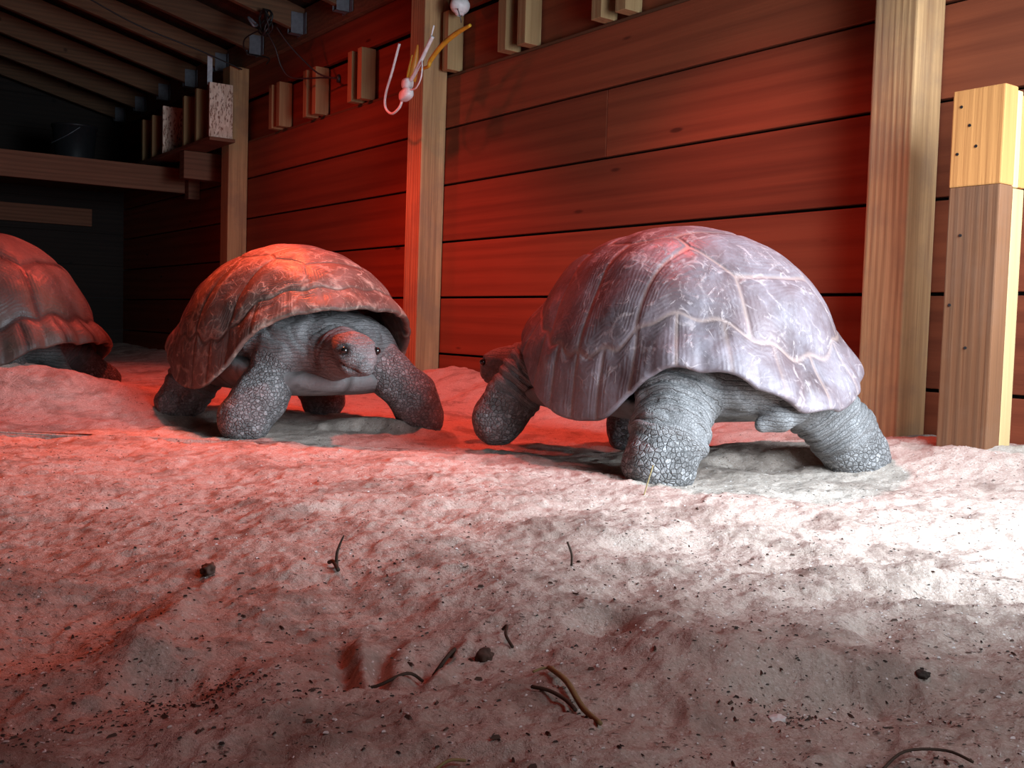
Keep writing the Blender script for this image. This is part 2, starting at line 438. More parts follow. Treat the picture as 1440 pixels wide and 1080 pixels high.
# ------------------------------------------------------------------ walls, roof
ROT = (0, 0, AZ)
SEAM = [-.12, .190, .477, .758, 1.045, 1.328, 1.585]
def make_walls():
    bm = bmesh.new(); rl = []
    def board(t0, t1, z0, z1, q1=0., th=.03):
        n0 = len(bm.verts)
        bm_box(bm, ((t0 + t1) / 2, q1 - th / 2, (z0 + z1) / 2), (t1 - t0, th, z1 - z0), .003)
        rl.extend([random.random()] * (len(bm.verts) - n0))
    joints = {0: [2.57, 5.2], 1: [.62, 2.57, 5.2], 2: [2.57, 5.2], 3: [2.57, 5.2], 4: [1.28, 2.57, 5.2], 5: [2.57, 5.2]}
    for k in range(6):
        js = [-2.4] + joints[k] + [8.2]
        for a, c in zip(js[:-1], js[1:]):
            board(a, c - .002, SEAM[k] + (.011 if k else 0), SEAM[k + 1])
    for a, c in ((-2.4, 2.57), (2.57, 5.2), (5.2, 8.2)):
        board(a, c - .002, 1.60, 1.885, -.035)
        board(a, c - .002, 1.90, 2.10, .0)
    board(-2.4, 8.2, 2.10, 2.75, -.005, .025)
    bm.verts.ensure_lookup_table()
    me = bm_mesh(bm, 'wall_right'); attr(me, 'rnd', rl)
    o = link('wall_right', me, M_wall, None, W(0, 0, 0), ROT)
    tag(o, 'wall of wide horizontal reddish boards behind the tortoises', kind='structure')
    bm = bmesh.new()                                             # near-black sheathing behind the gaps
    bm_box(bm, (2.9, -.09, 1.25), (10.7, .03, 3.0), 0)
    tag(link('wall_outer', bm_mesh(bm, 'wall_outer'), M_gap_back, None, W(0, 0, 0), ROT), kind='structure')
    # ledge strip under the recessed band
    bm = bmesh.new(); bm_box(bm, (2.9, -.02, 1.593), (10.6, .034, .014), .002)
    tag(link('trim_1', bm_mesh(bm, 'trim_1'), M_wall_dark, None, W(0, 0, 0), ROT), 'thin dark ledge running along the board wall under the recessed band', kind='structure')
    bm = bmesh.new(); rb = []
    for k in range(10):
        n0 = len(bm.verts)
        bm_box(bm, (8.2, 2.5, -.1 + .3 * k + .145), (.03, 5.2, .299), .003)
        rb.extend([random.random()] * (len(bm.verts) - n0))
    me = bm_mesh(bm, 'wall_back'); attr(me, 'rnd', rb)
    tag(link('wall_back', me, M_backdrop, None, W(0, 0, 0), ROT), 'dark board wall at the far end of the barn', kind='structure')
    bm = bmesh.new(); bm_box(bm, (2.9, 5.05, 1.7), (10.7, .05, 3.8), 0)
    tag(link('wall_left', bm_mesh(bm, 'wall_left'), M_wall_dark, None, W(0, 0, 0), ROT), kind='structure')
    bm = bmesh.new()                                             # the doorway the daylight comes in by
    bm_box(bm, (-2.45, 3.3, 1.7), (.05, 3.5, 3.8), 0); bm_box(bm, (-2.05, 1.42, 1.7), (.82, .05, 3.8), 0)
    bm_box(bm, (-1.66, 1.38, 1.7), (.05, .08, 3.8), 0); bm_box(bm, (-1.66, .24, 1.7), (.05, .48, 3.8), 0); bm_box(bm, (-1.66, .9, 2.6), (.05, 1.4, 2.0), 0)
    tag(link('wall_front', bm_mesh(bm, 'wall_front'), M_wall_dark, None, W(0, 0, 0), ROT), kind='structure')
    # sloping roof deck
    bm = bmesh.new(); rl2 = []
    ang = math.atan(.25); Lr = 5.3 / math.cos(ang)
    for k in range(54):
        n0 = len(bm.verts)
        bm_box(bm, (-2.4 + .2 * k, 0, 0), (.197, Lr, .02), .002)
        rl2.extend([random.random()] * (len(bm.verts) - n0))
    bm.transform(Matrix.Translation((0, 2.5, 2.33 + .25 * 2.45)) @ Matrix.Rotation(ang, 4, 'X'))
    me = bm_mesh(bm, 'ceiling'); attr(me, 'rnd', rl2)
    tag(link('ceiling', me, M_deck, None, W(0, 0, 0), ROT), 'dark sloping board roof above the rafters', kind='structure')
make_walls()

def timber(name, t, q, z, dims, mat, bevel=.004, tilt=(0, 0), parent=None):
    bm = bmesh.new(); bm_box(bm, (0, 0, 0), dims, bevel)
    me = bm_mesh(bm, name); attr(me, 'rnd', [random.random()] * len(me.vertices))
    if parent is None:
        return link(name, me, mat, None, W(t, q, z), (tilt[0], tilt[1], AZ))
    return link(name, me, mat, parent, (t, q, z), (tilt[0], tilt[1], 0))

# posts
o = timber('post', -.145, .074, 1.0, (.142, .14, 2.2), M_post, .006)
tag(o, 'tall squared timber post with bold grain, right of the large tortoise', 'post')
o = timber('post', 2.58, .074, 1.0, (.14, .14, 2.2), M_post, .006, (0, -.012))
tag(o, 'squared timber post between the two wall bays, white cords hanging at its top', 'post')
o = timber('post', 5.19, .074, 1.0, (.14, .14, 2.2), M_post, .006, (0, -.012))
tag(o, 'dim timber post at the far bay, beside the dark loft and pale panel', 'post')

# short laminated post
r = empty('short_post', W(-.51, .25, .0), AZ)
tag(r, 'short squared post, fresh pine at the top and dark weathered wood below', 'post')
def plank(name, q, z0, z1, w, th, mat, lb=None):
    o = timber(name, 0, q, (z0 + z1) / 2, (w, th, z1 - z0), mat, .004, parent=r)
    if lb: o['label'] = lb
plank('lower_plank', .028, -.06, .745, .138, .064, M_post_old, 'dark weathered front plank of the lower part')
plank('lower_plank', -.032, -.06, .74, .136, .054, M_pine_lit, 'rear plank of the lower part, its daylit side put into a paler colour')  # paler tone stands in for the lit side of one timber
plank('cap_board', .030, .745, .993, .140, .062, M_newwood, 'fresh pine front block of the top')
plank('cap_board', -.015, .741, .985, .138, .026, M_pine_lit)
plank('cap_board', -.046, .743, .976, .136, .032, M_newwood)
for (yy, zz) in ((-.045, .99), (.045, 1.0), (.0, .93), (-.045, .85), (.04, .84)):
    pass
bmn = [(.045, .95), (.02, .90), (.05, .83), (.0, .845), (.03, .62), (.05, .44), (.0, .33)]
for (xx, zz) in bmn:
    bm = bmesh.new(); bmesh.ops.create_cone(bm, cap_ends=True, segments=10, radius1=.004, radius2=.0035, depth=.004)
    bm.transform(Matrix.Rotation(PI / 2, 4, 'X'))
    link('nail_head', bm_mesh(bm, 'nail_head'), M_black, r, (xx, .0605, zz))

# stud blocks in the recessed band
blocks = [(1.95, 'first'), (1.80, ''), (1.29, ''), (1.145, ''), (2.43, ''), (4.58, ''), (4.46, ''), (4.05, ''), (3.92, ''), (3.45, ''), (3.33, '')]
bl_lab = {1.95: 'stud block in the recessed band right of the middle post, left one of its pair',
          1.80: 'stud block in the recessed band right of the middle post, right one of its pair',
          1.29: 'stud block cut by the top edge above the big shell, left one of its pair',
          1.145: 'stud block cut by the top edge above the big shell, right one of its pair',
          2.43: 'stud block under the white cap right beside the middle post',
          4.58: 'stud block nearest the far post, darker left one of its pair',
          4.46: 'stud block nearest the far post, lit right one of its pair',
          4.05: 'stud block below the dark cord coil, left one of its pair',
          3.92: 'stud block below the dark cord coil, right one of its pair',
          3.45: 'stud block left of the hanging white cord, dark left one of its pair',
          3.33: 'stud block left of the hanging white cord, paler right one of its pair'}
for t, _ in blocks:
    o = timber('stud_block', t, .022, 1.745, (.062 if t < 2.2 else .05, .09, .285), M_block, .003)
    tag(o, bl_lab[t], 'wood block', 'stud blocks along the recessed band of the wall')

# ledger and rafters with steel hangers
o = timber('ledger_beam', 3.6, .025, 2.19, (9.0, .04, .19), M_rafter, .004)
tag(o, 'long dark ledger board along the top of the board wall under the rafters', 'beam')
ang = math.atan(.25)
raf = [2.23, 2.87, 3.52, 4.14, 4.81, 5.45, 6.1, 6.75, 7.4, 8.02]
lab = {3.52: 'rafter ending in a steel hanger just left of the middle post', 4.14: 'rafter that carries the dark cord coil near the wall',
       4.81: 'rafter ending in a hanger over the far wall post', 5.45: 'rafter just behind the far wall post', 6.1: 'rafter over the dark loft front beam',
       6.75: 'rafter over the loft, third from the far end', 7.4: 'rafter over the loft, second from the far end', 8.02: 'lowest rafter in view, closest to the dark back wall',
       2.23: 'rafter nearest the viewer, above the middle post', 2.87: 'rafter above the hanging white cord'}
for t in raf:
    r = empty('rafter', W(t, .05, 2.13), AZ)
    tag(r, lab[t], 'rafter', 'roof rafters')
    bm = bmesh.new(); bm_box(bm, (0, 2.45, .075), (.042, 5.0, .15), .003)
    bm.transform(Matrix.Rotation(ang, 4, 'X'))
    me = bm_mesh(bm, 'timber'); attr(me, 'rnd', [random.random()] * len(me.vertices))
    link('timber', me, M_rafter, r)
    bm = bmesh.new()
    bm_box(bm, (-.0245, .045, .055), (.004, .08, .13), .001); bm_box(bm, (.0245, .045, .055), (.004, .08, .13), .001)
    bm_box(bm, (0, .045, -.008), (.053, .08, .004), .001)
    bm_box(bm, (-.045, .002, .055), (.04, .004, .13), .001); bm_box(bm, (.045, .002, .055), (.04, .004, .13), .001)
    o = link('joist_hanger', bm_mesh(bm, 'joist_hanger'), M_steel, r); o['label'] = 'small galvanized hanger'

# loft at the far end
o = timber('loft_beam', 6.2, 2.52, 1.405, (.045, 4.98, .19), M_beam, .004)
tag(o, 'reddish front beam of the dark loft at the far end', 'beam')
o = timber('loft_deck', 7.18, 2.52, 1.485, (1.9, 4.9, .025), M_rafter, .002)
tag(o, 'dark plank deck of the loft behind its front beam', 'deck')
o = timber('loft_ledger', 8.155, 2.6, 1.23, (.05, 4.6, .16), M_beam, .004)
tag(o, 'dim rail low on the far wall under the loft', 'beam')
o = timber('bracket_block', 6.13, .05, 1.36, (.09, .09, .2), M_beam, .004)
tag(o, 'short block bracing the right end of the loft beam', 'wood block')
o = timber('bracket_block', 5.62, .155, 1.45, (.1, .3, .2), M_beam, .004)
tag(o, 'short block under the shelf beside the far post', 'wood block')
# shelf along the wall with upright boards
o = timber('wall_shelf', 5.84, .228, 1.566, (1.66, .18, .024), M_beam, .003)
tag(o, 'narrow shelf along the wall behind the far post, holding upright boards', 'shelf')
def speck(t, q, w, h, label):
    r = empty('strand_board', W(t, q, 1.58), AZ); tag(r, label, 'board', 'pale strand panels on the shelf')
    bm = bmesh.new(); bm_box(bm, (0, 0, h / 2), (.014, w, h), .002)
    link('panel_face', bm_mesh(bm, 'panel_face'), M_osb, r)
    bm = bmesh.new(); bm_box(bm, (.038, 0, h / 2), (.06, w - .02, h - .03), .002)
    me = bm_mesh(bm, 'backing_block'); attr(me, 'rnd', [.4] * len(me.vertices))
    link('backing_block', me, M_beam, r)
speck(5.05, .228, .165, .37, 'pale speckled panel upright on the shelf, the one against the far post')
speck(6.05, .228, .165, .36, 'pale speckled panel upright on the shelf, farther from the post')
for t, h, lb in ((5.32, .37, 'thin upright board just behind the near speckled panel'), (5.58, .36, 'thin upright board midway between the speckled panels'),
                 (6.32, .33, 'thin upright board just beyond the far speckled panel'), (6.57, .33, 'thin upright board at the far end of the shelf, last of the row')):
    o = timber('upright_board', t, .228, 1.578 + h / 2, (.035, .165, h), M_block, .003)
    tag(o, lb, 'board', 'upright boards on the shelf')
o = timber('metal_strap', 5.1, .29, 2.04, (.005, .035, .2), M_zinc, .001)
tag(o, 'pale steel strap hanging above the near speckled panel', 'strap')

# things on the loft
def lathe(name, prof, seg=40):
    V, F = [], []
    n = len(prof)
    for (rr, z) in prof:
        for j in range(seg):
            a = 2 * PI * j / seg; V.append((rr * math.cos(a), rr * math.sin(a), z))
    for i in range(n - 1):
        for j in range(seg): F.append((i * seg + j, i * seg + (j + 1) % seg, (i + 1) * seg + (j + 1) % seg, (i + 1) * seg + j))
    return mesh_np(name, V, F)
r = empty('bucket', W(6.75, .78, 1.4975), AZ); tag(r, 'dark bucket standing on the loft left of the upright boards', 'bucket')
link('bucket_body', lathe('bucket_body', [(0, .004), (.13, .004), (.135, 0), (.138, .01), (.165, .3), (.172, .302), (.172, .318), (.16, .32), (.155, .3), (.13, .02), (0, .018)]), M_tarp, r)
link('bucket_handle', tube('bucket_handle', [(.172, 0, .29), (.15, .09, .22), (0, .17, .17), (-.15, .09, .22), (-.172, 0, .29)], .004), M_steel, r)
def bundle():
    n, m = 60, 30
    V = []
    for i in range(m):
        v = i / (m - 1) * PI / 2
        for j in range(n):
            a = 2 * PI * j / n
            rr = math.cos(v) ** .7
            V.append((.42 * rr * math.cos(a), .3 * rr * math.sin(a), .26 * math.sin(v)))
    V = np.array(V); k = vn(V[:, 0] * 9, V[:, 1] * 9, V[:, 2] * 9, 5) * .5 + vn(V[:, 0] * 22, V[:, 1] * 22, V[:, 2] * 22, 6) * .25
    V *= (1 + .16 * k)[:, None]; V[:, 2] = np.maximum(V[:, 2], 0)
    F = [(i * n + j, i * n + (j + 1) % n, (i + 1) * n + (j + 1) % n, (i + 1) * n + j) for i in range(m - 1) for j in range(n)]
    return mesh_np('tarp_bundle', V, F)
o = link('tarp_bundle', bundle(), M_tarp, None, W(6.75, 1.75, 1.4975), ROT)
tag(o, 'dark crumpled tarp heap on the left of the loft', 'tarp')
o = timber('plywood_panel', 6.3, 1.72, 1.95, (.02, .55, .44), M_beam, .002)
o.location = W(6.3, 1.75, 1.725)
tag(o, 'dim reddish plywood panel upright on the loft at the left edge', 'board')

# ------------------------------------------------------------------ cords
def wpts(L): return [W(*p) for p in L]
r = empty('cord_coil', W(4.05, .34, 2.1), 0); tag(r, 'coiled black cord with a metal clip hanging from a rafter', 'cord')
base = Vector(W(4.05, .34, 2.1))
def rel(P): return [tuple(Vector(p) - base) for p in P]
coil = []
for k in range(46):
    a = k * .52; rr = .055 + .012 * math.sin(k * 1.7)
    coil.append(W(4.02 + rr * math.cos(a), .34 + .02 * math.sin(k * .9), 2.12 + .075 * math.sin(a)))
link('coil', tube('coil', rel(coil), .0055, 8, 4), M_black, r)
link('hanging_loop', tube('hanging_loop', rel(wpts([(4.0, .34, 2.06), (3.97, .3, 1.97), (3.98, .25, 1.86), (3.93, .2, 1.80), (3.74, .1, 1.785), (3.62, .05, 1.77)])), .005), M_black, r)
link('hanging_loop', tube('hanging_loop', rel(wpts([(3.86, .34, 2.06), (3.83, .28, 1.97), (3.79, .2, 1.88), (3.73, .12, 1.80), (3.62, .05, 1.765)])), .005), M_black, r)
link('hanging_loop', tube('hanging_loop', rel(wpts([(4.05, .36, 2.08), (4.25, .38, 2.06), (4.4, .3, 2.02), (4.5, .12, 2.04), (4.62, .08, 2.03)])), .0045), M_black, r)
link('plug', lathe('plug', [(0, 0), (.013, 0), (.014, .03), (.008, .045), (0, .047)], 14), M_black, r, tuple(Vector(W(3.62, .05, 1.745)) - base))
link('clip', tube('clip', rel(wpts([(4.12, .36, 2.13), (4.09, .42, 2.15), (4.06, .4, 2.10), (4.1, .36, 2.12)])), .008), M_steel, r)
o = link('cable', tube('cable', wpts([(5.05, .08, 2.07), (5.05, .35, 2.14), (5.05, .8, 2.24), (5.0, 1.2, 2.36), (4.98, 1.7, 2.47), (4.95, 2.2, 2.6)]), .005), M_black)
tag(o, 'thin black cable strung across beneath the rafters', 'cable')

r = empty('light_fixture', W(2.3, .07, 1.885), AZ); tag(r, 'small white cap fixture atop the stud block right of the middle post', 'light fixture')
bm = bmesh.new(); bmesh.ops.create_uvsphere(bm, u_segments=28, v_segments=18, radius=1)
for v in bm.verts:
    z = v.co.z; k = 1 - .25 * max(z, 0)
    v.co = Vector((v.co.x * .045 * k, v.co.y * .05 * k, z * .06 if z > 0 else z * .045))
bm.transform(Matrix.Rotation(.35, 4, 'Y'))
link('cap', bm_mesh(bm, 'cap', True), M_white, r)
link('collar', lathe('collar', [(.012, -.05), (.02, -.048), (.026, -.03), (.026, -.015), (.01, -.012)], 24), M_white, r)
link('wire_loop', tube('wire_loop', [(-.03, .03, -.03), (-.075, .06, -.05), (-.085, .05, -.09), (-.06, .03, -.1)], .0025, 8), M_steel, r)

r = empty('white_cord', W(2.350, .3, 1.536), 0); base = Vector(W(2.350, .3, 1.536))
tag(r, 'white power cord with plug and loops hanging before the middle post', 'cord')
link('thick_cable', tube('thick_cable', rel(wpts([(2.170, .3, 1.668), (2.210, .3, 1.633), (2.270, .3, 1.576), (2.330, .3, 1.521), (2.380, .3, 1.491)])), .0095), M_white, r)
link('thin_wire', tube('thin_wire', rel(wpts([(2.160, .3, 1.716), (2.180, .3, 1.676), (2.210, .295, 1.636)])), .004), M_white, r)
link('thin_wire', tube('thin_wire', rel(wpts([(2.260, .3, 1.576), (2.240, .31, 1.536), (2.250, .31, 1.491), (2.300, .305, 1.456), (2.360, .3, 1.456)])), .004), M_white, r)
link('cord_loop', tube('cord_loop', rel(wpts([(2.430, .3, 1.436), (2.460, .3, 1.391), (2.535, .3, 1.371), (2.600, .3, 1.411), (2.600, .3, 1.476), (2.540, .3, 1.576), (2.475, .3, 1.696)])), .0065), M_white, r)
def ball(name, rx, ry, rz):
    bm = bmesh.new(); bmesh.ops.create_uvsphere(bm, u_segments=22, v_segments=14, radius=1)
    for v in bm.verts: v.co = Vector((math.copysign(abs(v.co.x) ** .7, v.co.x) * rx, math.copysign(abs(v.co.y) ** .7, v.co.y) * ry, math.copysign(abs(v.co.z) ** .7, v.co.z) * rz))
    return bm_mesh(bm, name, True)
link('plug', ball('plug', .032, .025, .026), M_white, r, tuple(Vector(W(2.390, .3, 1.491)) - base), (0, 0, AZ))
link('connector', ball('connector', .046, .026, .028), M_white, r, tuple(Vector(W(2.400, .3, 1.441)) - base), (0, .2, AZ))

r = empty('orange_cord', W(2.360, .245, 1.636), 0); base = Vector(W(2.360, .245, 1.636))
tag(r, 'yellow orange extension cord with orange socket end beside the white cord', 'cord')
link('cable', tube('cable', rel(wpts([(1.940, .245, 1.681), (2.060, .245, 1.668), (2.180, .245, 1.636), (2.280, .24, 1.591), (2.305, .24, 1.566), (2.420, .235, 1.571)])), [.007, .012, .012, .011, .008, .007]), M_yellow, r)
link('socket_end', tube('socket_end', rel(wpts([(2.395, .245, 1.686), (2.410, .245, 1.626), (2.435, .245, 1.556), (2.450, .245, 1.526)])), [.004, .014, .024, .026]), M_orange, r)
link('retaining_clip', tube('retaining_clip', rel(wpts([(2.405, .268, 1.636), (2.430, .272, 1.566), (2.445, .270, 1.536)])), [.004, .006, .005]), M_yellow, r)

# ------------------------------------------------------------------ tortoises
def herm(x, xp, yp):
    xp = np.asarray(xp, float); yp = np.asarray(yp, float)
    m = np.gradient(yp, xp)
    i = np.clip(np.searchsorted(xp, x) - 1, 0, len(xp) - 2)
    hh = xp[i + 1] - xp[i]; t = np.clip((x - xp[i]) / hh, 0, 1)
    return ((2 * t ** 3 - 3 * t ** 2 + 1) * yp[i] + (t ** 3 - 2 * t ** 2 + t) * hh * m[i] + (-2 * t ** 3 + 3 * t ** 2) * yp[i + 1] + (t ** 3 - t ** 2) * hh * m[i + 1])

RP = [0, .2, .4, .6, .75, .88, 1]
def carapace(name, a, b, top, rim, seed, groove=.004, flare=.03, nphi=400, nrho=130, lump=.006, sw=.0032, mr=.82):
    phi = np.linspace(0, 2 * PI, nphi, endpoint=False)
    rho = np.linspace(0, 1, nrho) ** .9
    PH, RH = np.meshgrid(phi, rho)
    c, s = np.cos(PH), np.sin(PH)
    bb = b * (1 + .05 * -c)                                     # a little broader behind
    R = 1 / ((np.abs(c) / a) ** 2.2 + (np.abs(s) / bb) ** 2.2) ** (1 / 2.2)
    deg = np.degrees(np.abs(np.arctan2(s, c)))
    zr = herm(deg, *rim)
    z0 = .10 if top > .56 else .02
    vr = np.clip((zr - z0) / (top - z0), 0, .95)
    n = 2.25
    psm = np.arccos(vr ** (n / 2)); ps = RH * psm               # the dome is cut off where the rim rises over the limbs
    hr = np.sin(psm) ** (2 / n)
    h = np.sin(ps) ** (2 / n) / hr ** .72
    v = np.cos(ps) ** (2 / n)
    ser = np.abs(np.cos(12 * PH))                               # saw-toothed rear and front marginals
    w_end = np.maximum(sst(.35, .8, -c), .6 * sst(.4, .9, c))
    fl = flare * w_end * (.55 + .45 * ser) * sst(.82, 1, RH) ** 1.3
    rad = R * h + fl
    z = z0 + (top - z0) * v + .35 * fl - .005 * w_end * (1 - ser) * sst(.9, 1, RH)
    X, Y, Z = rad * c, rad * s, z
    # scutes
    wx = .025 * vn(RH * c * 4, RH * s * 4, None, seed); wy = .025 * vn(RH * c * 4 + 9, RH * s * 4, None, seed + 1)
    u, w = RH * c + wx, RH * s + wy
    seeds = [(.68, 0), (.36, 0), (.0, 0), (-.36, 0), (-.68, 0)] + [(x, y * k) for k in (1, -1) for x, y in ((.50, .50), (.18, .56), (-.18, .56), (-.5, .5))]
    ds = np.stack([np.hypot(u - x, (w - y) * (.92 if y else 1.05)) for x, y in seeds], 0)
    o = np.sort(ds, 0); cell = np.argmin(ds, 0)
    rm = mr + .012 * np.cos(24 * PH + PI)
    dV = (o[1] - o[0]) * .5 * .48
    dR = np.abs(RH + wx - rm) * .45
    dM = np.abs(np.sin(12 * PH + .5 * wx)) * R / 12
    isM = (RH + wx) > rm
    sd = np.where(isM, np.minimum(dR, dM), np.minimum(dV, dR))
    cid = np.where(isM, 20 + np.floor(PH / (2 * PI) * 24), cell)
    rnd = _h(cid.astype(np.int64), np.full_like(cid, 3).astype(np.int64), np.full_like(cid, 5).astype(np.int64), seed) * .5 + .5
    seam = np.exp(-(sd / sw) ** 2)
    disp = -groove * np.exp(-(sd / (sw * 1.7)) ** 2) + .0035 * sst(0, .05, sd) + lump * (vn(X * 7, Y * 7, Z * 7, seed + 4) + .5 * vn(X * 15, Y * 15, Z * 15, seed + 5))
    P = np.stack([X, Y, Z], -1)
    dp = np.roll(P, -1, 1) - np.roll(P, 1, 1); dr = np.gradient(P, axis=0)
    Nn = np.cross(dr, dp); Nn /= np.linalg.norm(Nn, axis=-1)[..., None] + 1e-9
    Nn[0] = (0, 0, 1)
    if Nn[40, 0, 2] < 0: Nn = -Nn
    disp[0] = disp[0].mean()
    P = P + Nn * disp[..., None]
    # rolled lip, then the inner face of the bony shell
    rows = [P]
    TH = .021
    rimP, rimN = P[-1], Nn[-1]
    tng = P[-1] - P[-2]; tng /= np.linalg.norm(tng, axis=-1)[..., None] + 1e-9
    rows.append((rimP + tng * .004 - rimN * .004)[None]); rows.append((rimP + tng * .004 - rimN * .012)[None])
    for k in list(range(nrho - 2, 30, -5)): rows.append((P[k] - Nn[k] * TH)[None])
    P = np.concatenate(rows, 0); nr = P.shape[0]
    pad = lambda q, val: np.concatenate([q, np.full((nr - nrho, nphi), val)], 0).ravel()
    idx = np.arange(nr * nphi).reshape(nr, nphi); nx = np.roll(idx, -1, 1)
    F = np.stack([idx[:-1], idx[1:], nx[1:], nx[:-1]], -1).reshape(-1, 4)
    me = mesh_np(name, P.reshape(-1, 3), F)
    attr(me, 'seam', pad(seam, 0.)); attr(me, 'sd', pad(sd, .1)); attr(me, 'cell', pad(rnd, .3))
    return me

def plastron(name, a, b, z0, th, x0=.0):
    n, m = 120, 28; V = []
    for i in range(m):
        v = -PI / 2 + PI * i / (m - 1)
        for j in range(n):
            ph = 2 * PI * j / n; c, s = math.cos(ph), math.sin(ph)
            R = 1 / ((abs(c) / a) ** 3 + (abs(s) / b) ** 3) ** (1 / 3)
            notch = 1 - .10 * math.exp(-((ph - PI) / .25) ** 2)
            k = max(math.cos(v), 0) ** .35
            V.append((x0 + R * c * k * notch, R * s * k, z0 + th * math.sin(v) + .05 * (abs(s) * k) ** 4))
    F = [(i * n + j, i * n + (j + 1) % n, (i + 1) * n + (j + 1) % n, (i + 1) * n + j) for i in range(m - 1) for j in range(n)]
    me = mesh_np(name, V, F); V = np.array(V)
    sd = np.minimum(np.abs(V[:, 1]), np.abs(((V[:, 0] + .06) % .17) - .085))
    attr(me, 'seam', np.exp(-(sd / .005) ** 2)); attr(me, 'sd', sd); attr(me, 'cell', np.zeros(len(V)) + .3)
    return me

def smin(a, b, k):
    h = np.clip(.5 + .5 * (b - a) / k, 0, 1); return b + (a - b) * h - k * h * (1 - h)
def ell(P, c, r):
    q = (P - np.array(c, np.float32)) / np.array(r, np.float32); k0 = np.linalg.norm(q, axis=1)
    k1 = np.linalg.norm(q / np.array(r, np.float32), axis=1) + 1e-6
    return k0 * (k0 - 1) / k1
def chain(P, J):
    d = None; T = None; L = 0
    for (ax, ay, az, ra), (bx, by, bz, rb) in zip(J[:-1], J[1:]):
        a = np.array((ax, ay, az), np.float32); ba = np.array((bx, by, bz), np.float32) - a; l = float(np.linalg.norm(ba))
        pa = P - a; h = np.clip(pa @ ba / (l * l), 0, 1)
        dd = np.linalg.norm(pa - h[:, None] * ba, axis=1) - (ra + (rb - ra) * h)
        tt = L + h * l; L += l
        if d is None: d, T = dd, tt
        else: T = np.where(dd < d, tt, T); d = smin(d, dd, .02)
    return d, T, L

class Body:
    """one continuous skin surface: torso, neck, head, legs and tail as a smooth union"""
    def __init__(s, torso, legs, neck=None, head=None, tail=None, seed=1):
        s.torso, s.legs, s.neck, s.head, s.tail, s.seed = torso, legs, neck, head, tail, seed
    def headf(s, P):
        (hx, hy, hz), yaw, pit, k = s.head
        q = P - np.array((hx, hy, hz), np.float32)
        c, n = math.cos(yaw), math.sin(yaw); x, y = c * q[:, 0] + n * q[:, 1], -n * q[:, 0] + c * q[:, 1]; z = q[:, 2]
        c, n = math.cos(pit), math.sin(pit); x, z = c * x - n * z, n * x + c * z
        Q = np.stack([x, y, z], 1) / k
        d = ell(Q, (0, 0, 0), (.078, .064, .056))
        d = smin(d, ell(Q, (.048, 0, -.014), (.046, .043, .04)), .03)
        d = smin(d, ell(Q, (.018, 0, -.045), (.062, .05, .024)), .018)
        d = smin(d, ell(Q, (.085, 0, -.024), (.016, .02, .02)), .02)          # beak
        ay = np.abs(Q[:, 1]); x, z = Q[:, 0], Q[:, 2]
        for (ex, ey, ez, rr, dep) in ((.046, .050, .012, .016, .010), (.090, .010, .0, .007, .006)):
            e2 = (x - ex) ** 2 + (ay - ey) ** 2 + (z - ez) ** 2; d = d + dep * np.exp(-e2 / rr ** 2)
        e2 = (x - .046) ** 2 + (ay - .05) ** 2 + (z - .034) ** 2; d = d - .006 * np.exp(-e2 / .016 ** 2)   # brow
        e2 = (x + .012) ** 2 + (ay - .062) ** 2 + (z + .012) ** 2; d = d + .004 * np.exp(-e2 / .018 ** 2)  # ear drum
        zm = -.030 + .010 * np.cos(x * 40) - .012 * sst(.07, .1, x)
        d = d + .006 * np.exp(-((z - zm) / .0035) ** 2) * sst(.0, .02, x)
        return d * k
    def __call__(s, P, full=False):
        P = P.astype(np.float32)
        d = None
        for c, r in s.torso:
            e = ell(P, c, r); d = e if d is None else smin(d, e, .05)
        n3 = vn(P[:, 0] * 13, P[:, 1] * 13, P[:, 2] * 13, s.seed)
        d = d - .006 * np.abs(np.sin(P[:, 1] * 55 + 3.2 * n3)) 
        scl = np.zeros(len(P), np.float32); wt = P[:, 2].copy() * .8
        best = np.full(len(P), 1e9, np.float32)
        for J, amp, lam, s0, s1 in s.legs:
            e, T, L = chain(P, J)
            f = np.abs(np.sin(PI * T / lam + 1.5 * n3)) ** .7
            k = 1 - sst(s0, s1, T / L)
            e = e - amp * f * (k * .85 + .15)
            if full:
                m = e < best; best = np.where(m, e, best); on = m & (e < .012)
                scl = np.where(on, sst(s0, s1, T / L), scl); wt = np.where(on, T, wt)
            d = smin(d, e, .035)
        if s.neck:
            e, T, L = chain(P, s.neck); e = e - .007 * np.abs(np.sin(PI * T / .03 + 1.2 * n3)) ** .7
            d = smin(d, e, .03)
        if s.head:
            e = s.headf(P)
            if full: scl = np.maximum(scl, .25 * (e < .006))
            d = smin(d, e, .015)
        if s.tail:
            e, T, L = chain(P, s.tail); d = smin(d, e, .02)
        d = d + .0035 * vn(P[:, 0] * 30, P[:, 1] * 30, P[:, 2] * 30, s.seed + 2)
        return (d, scl, wt) if full else d

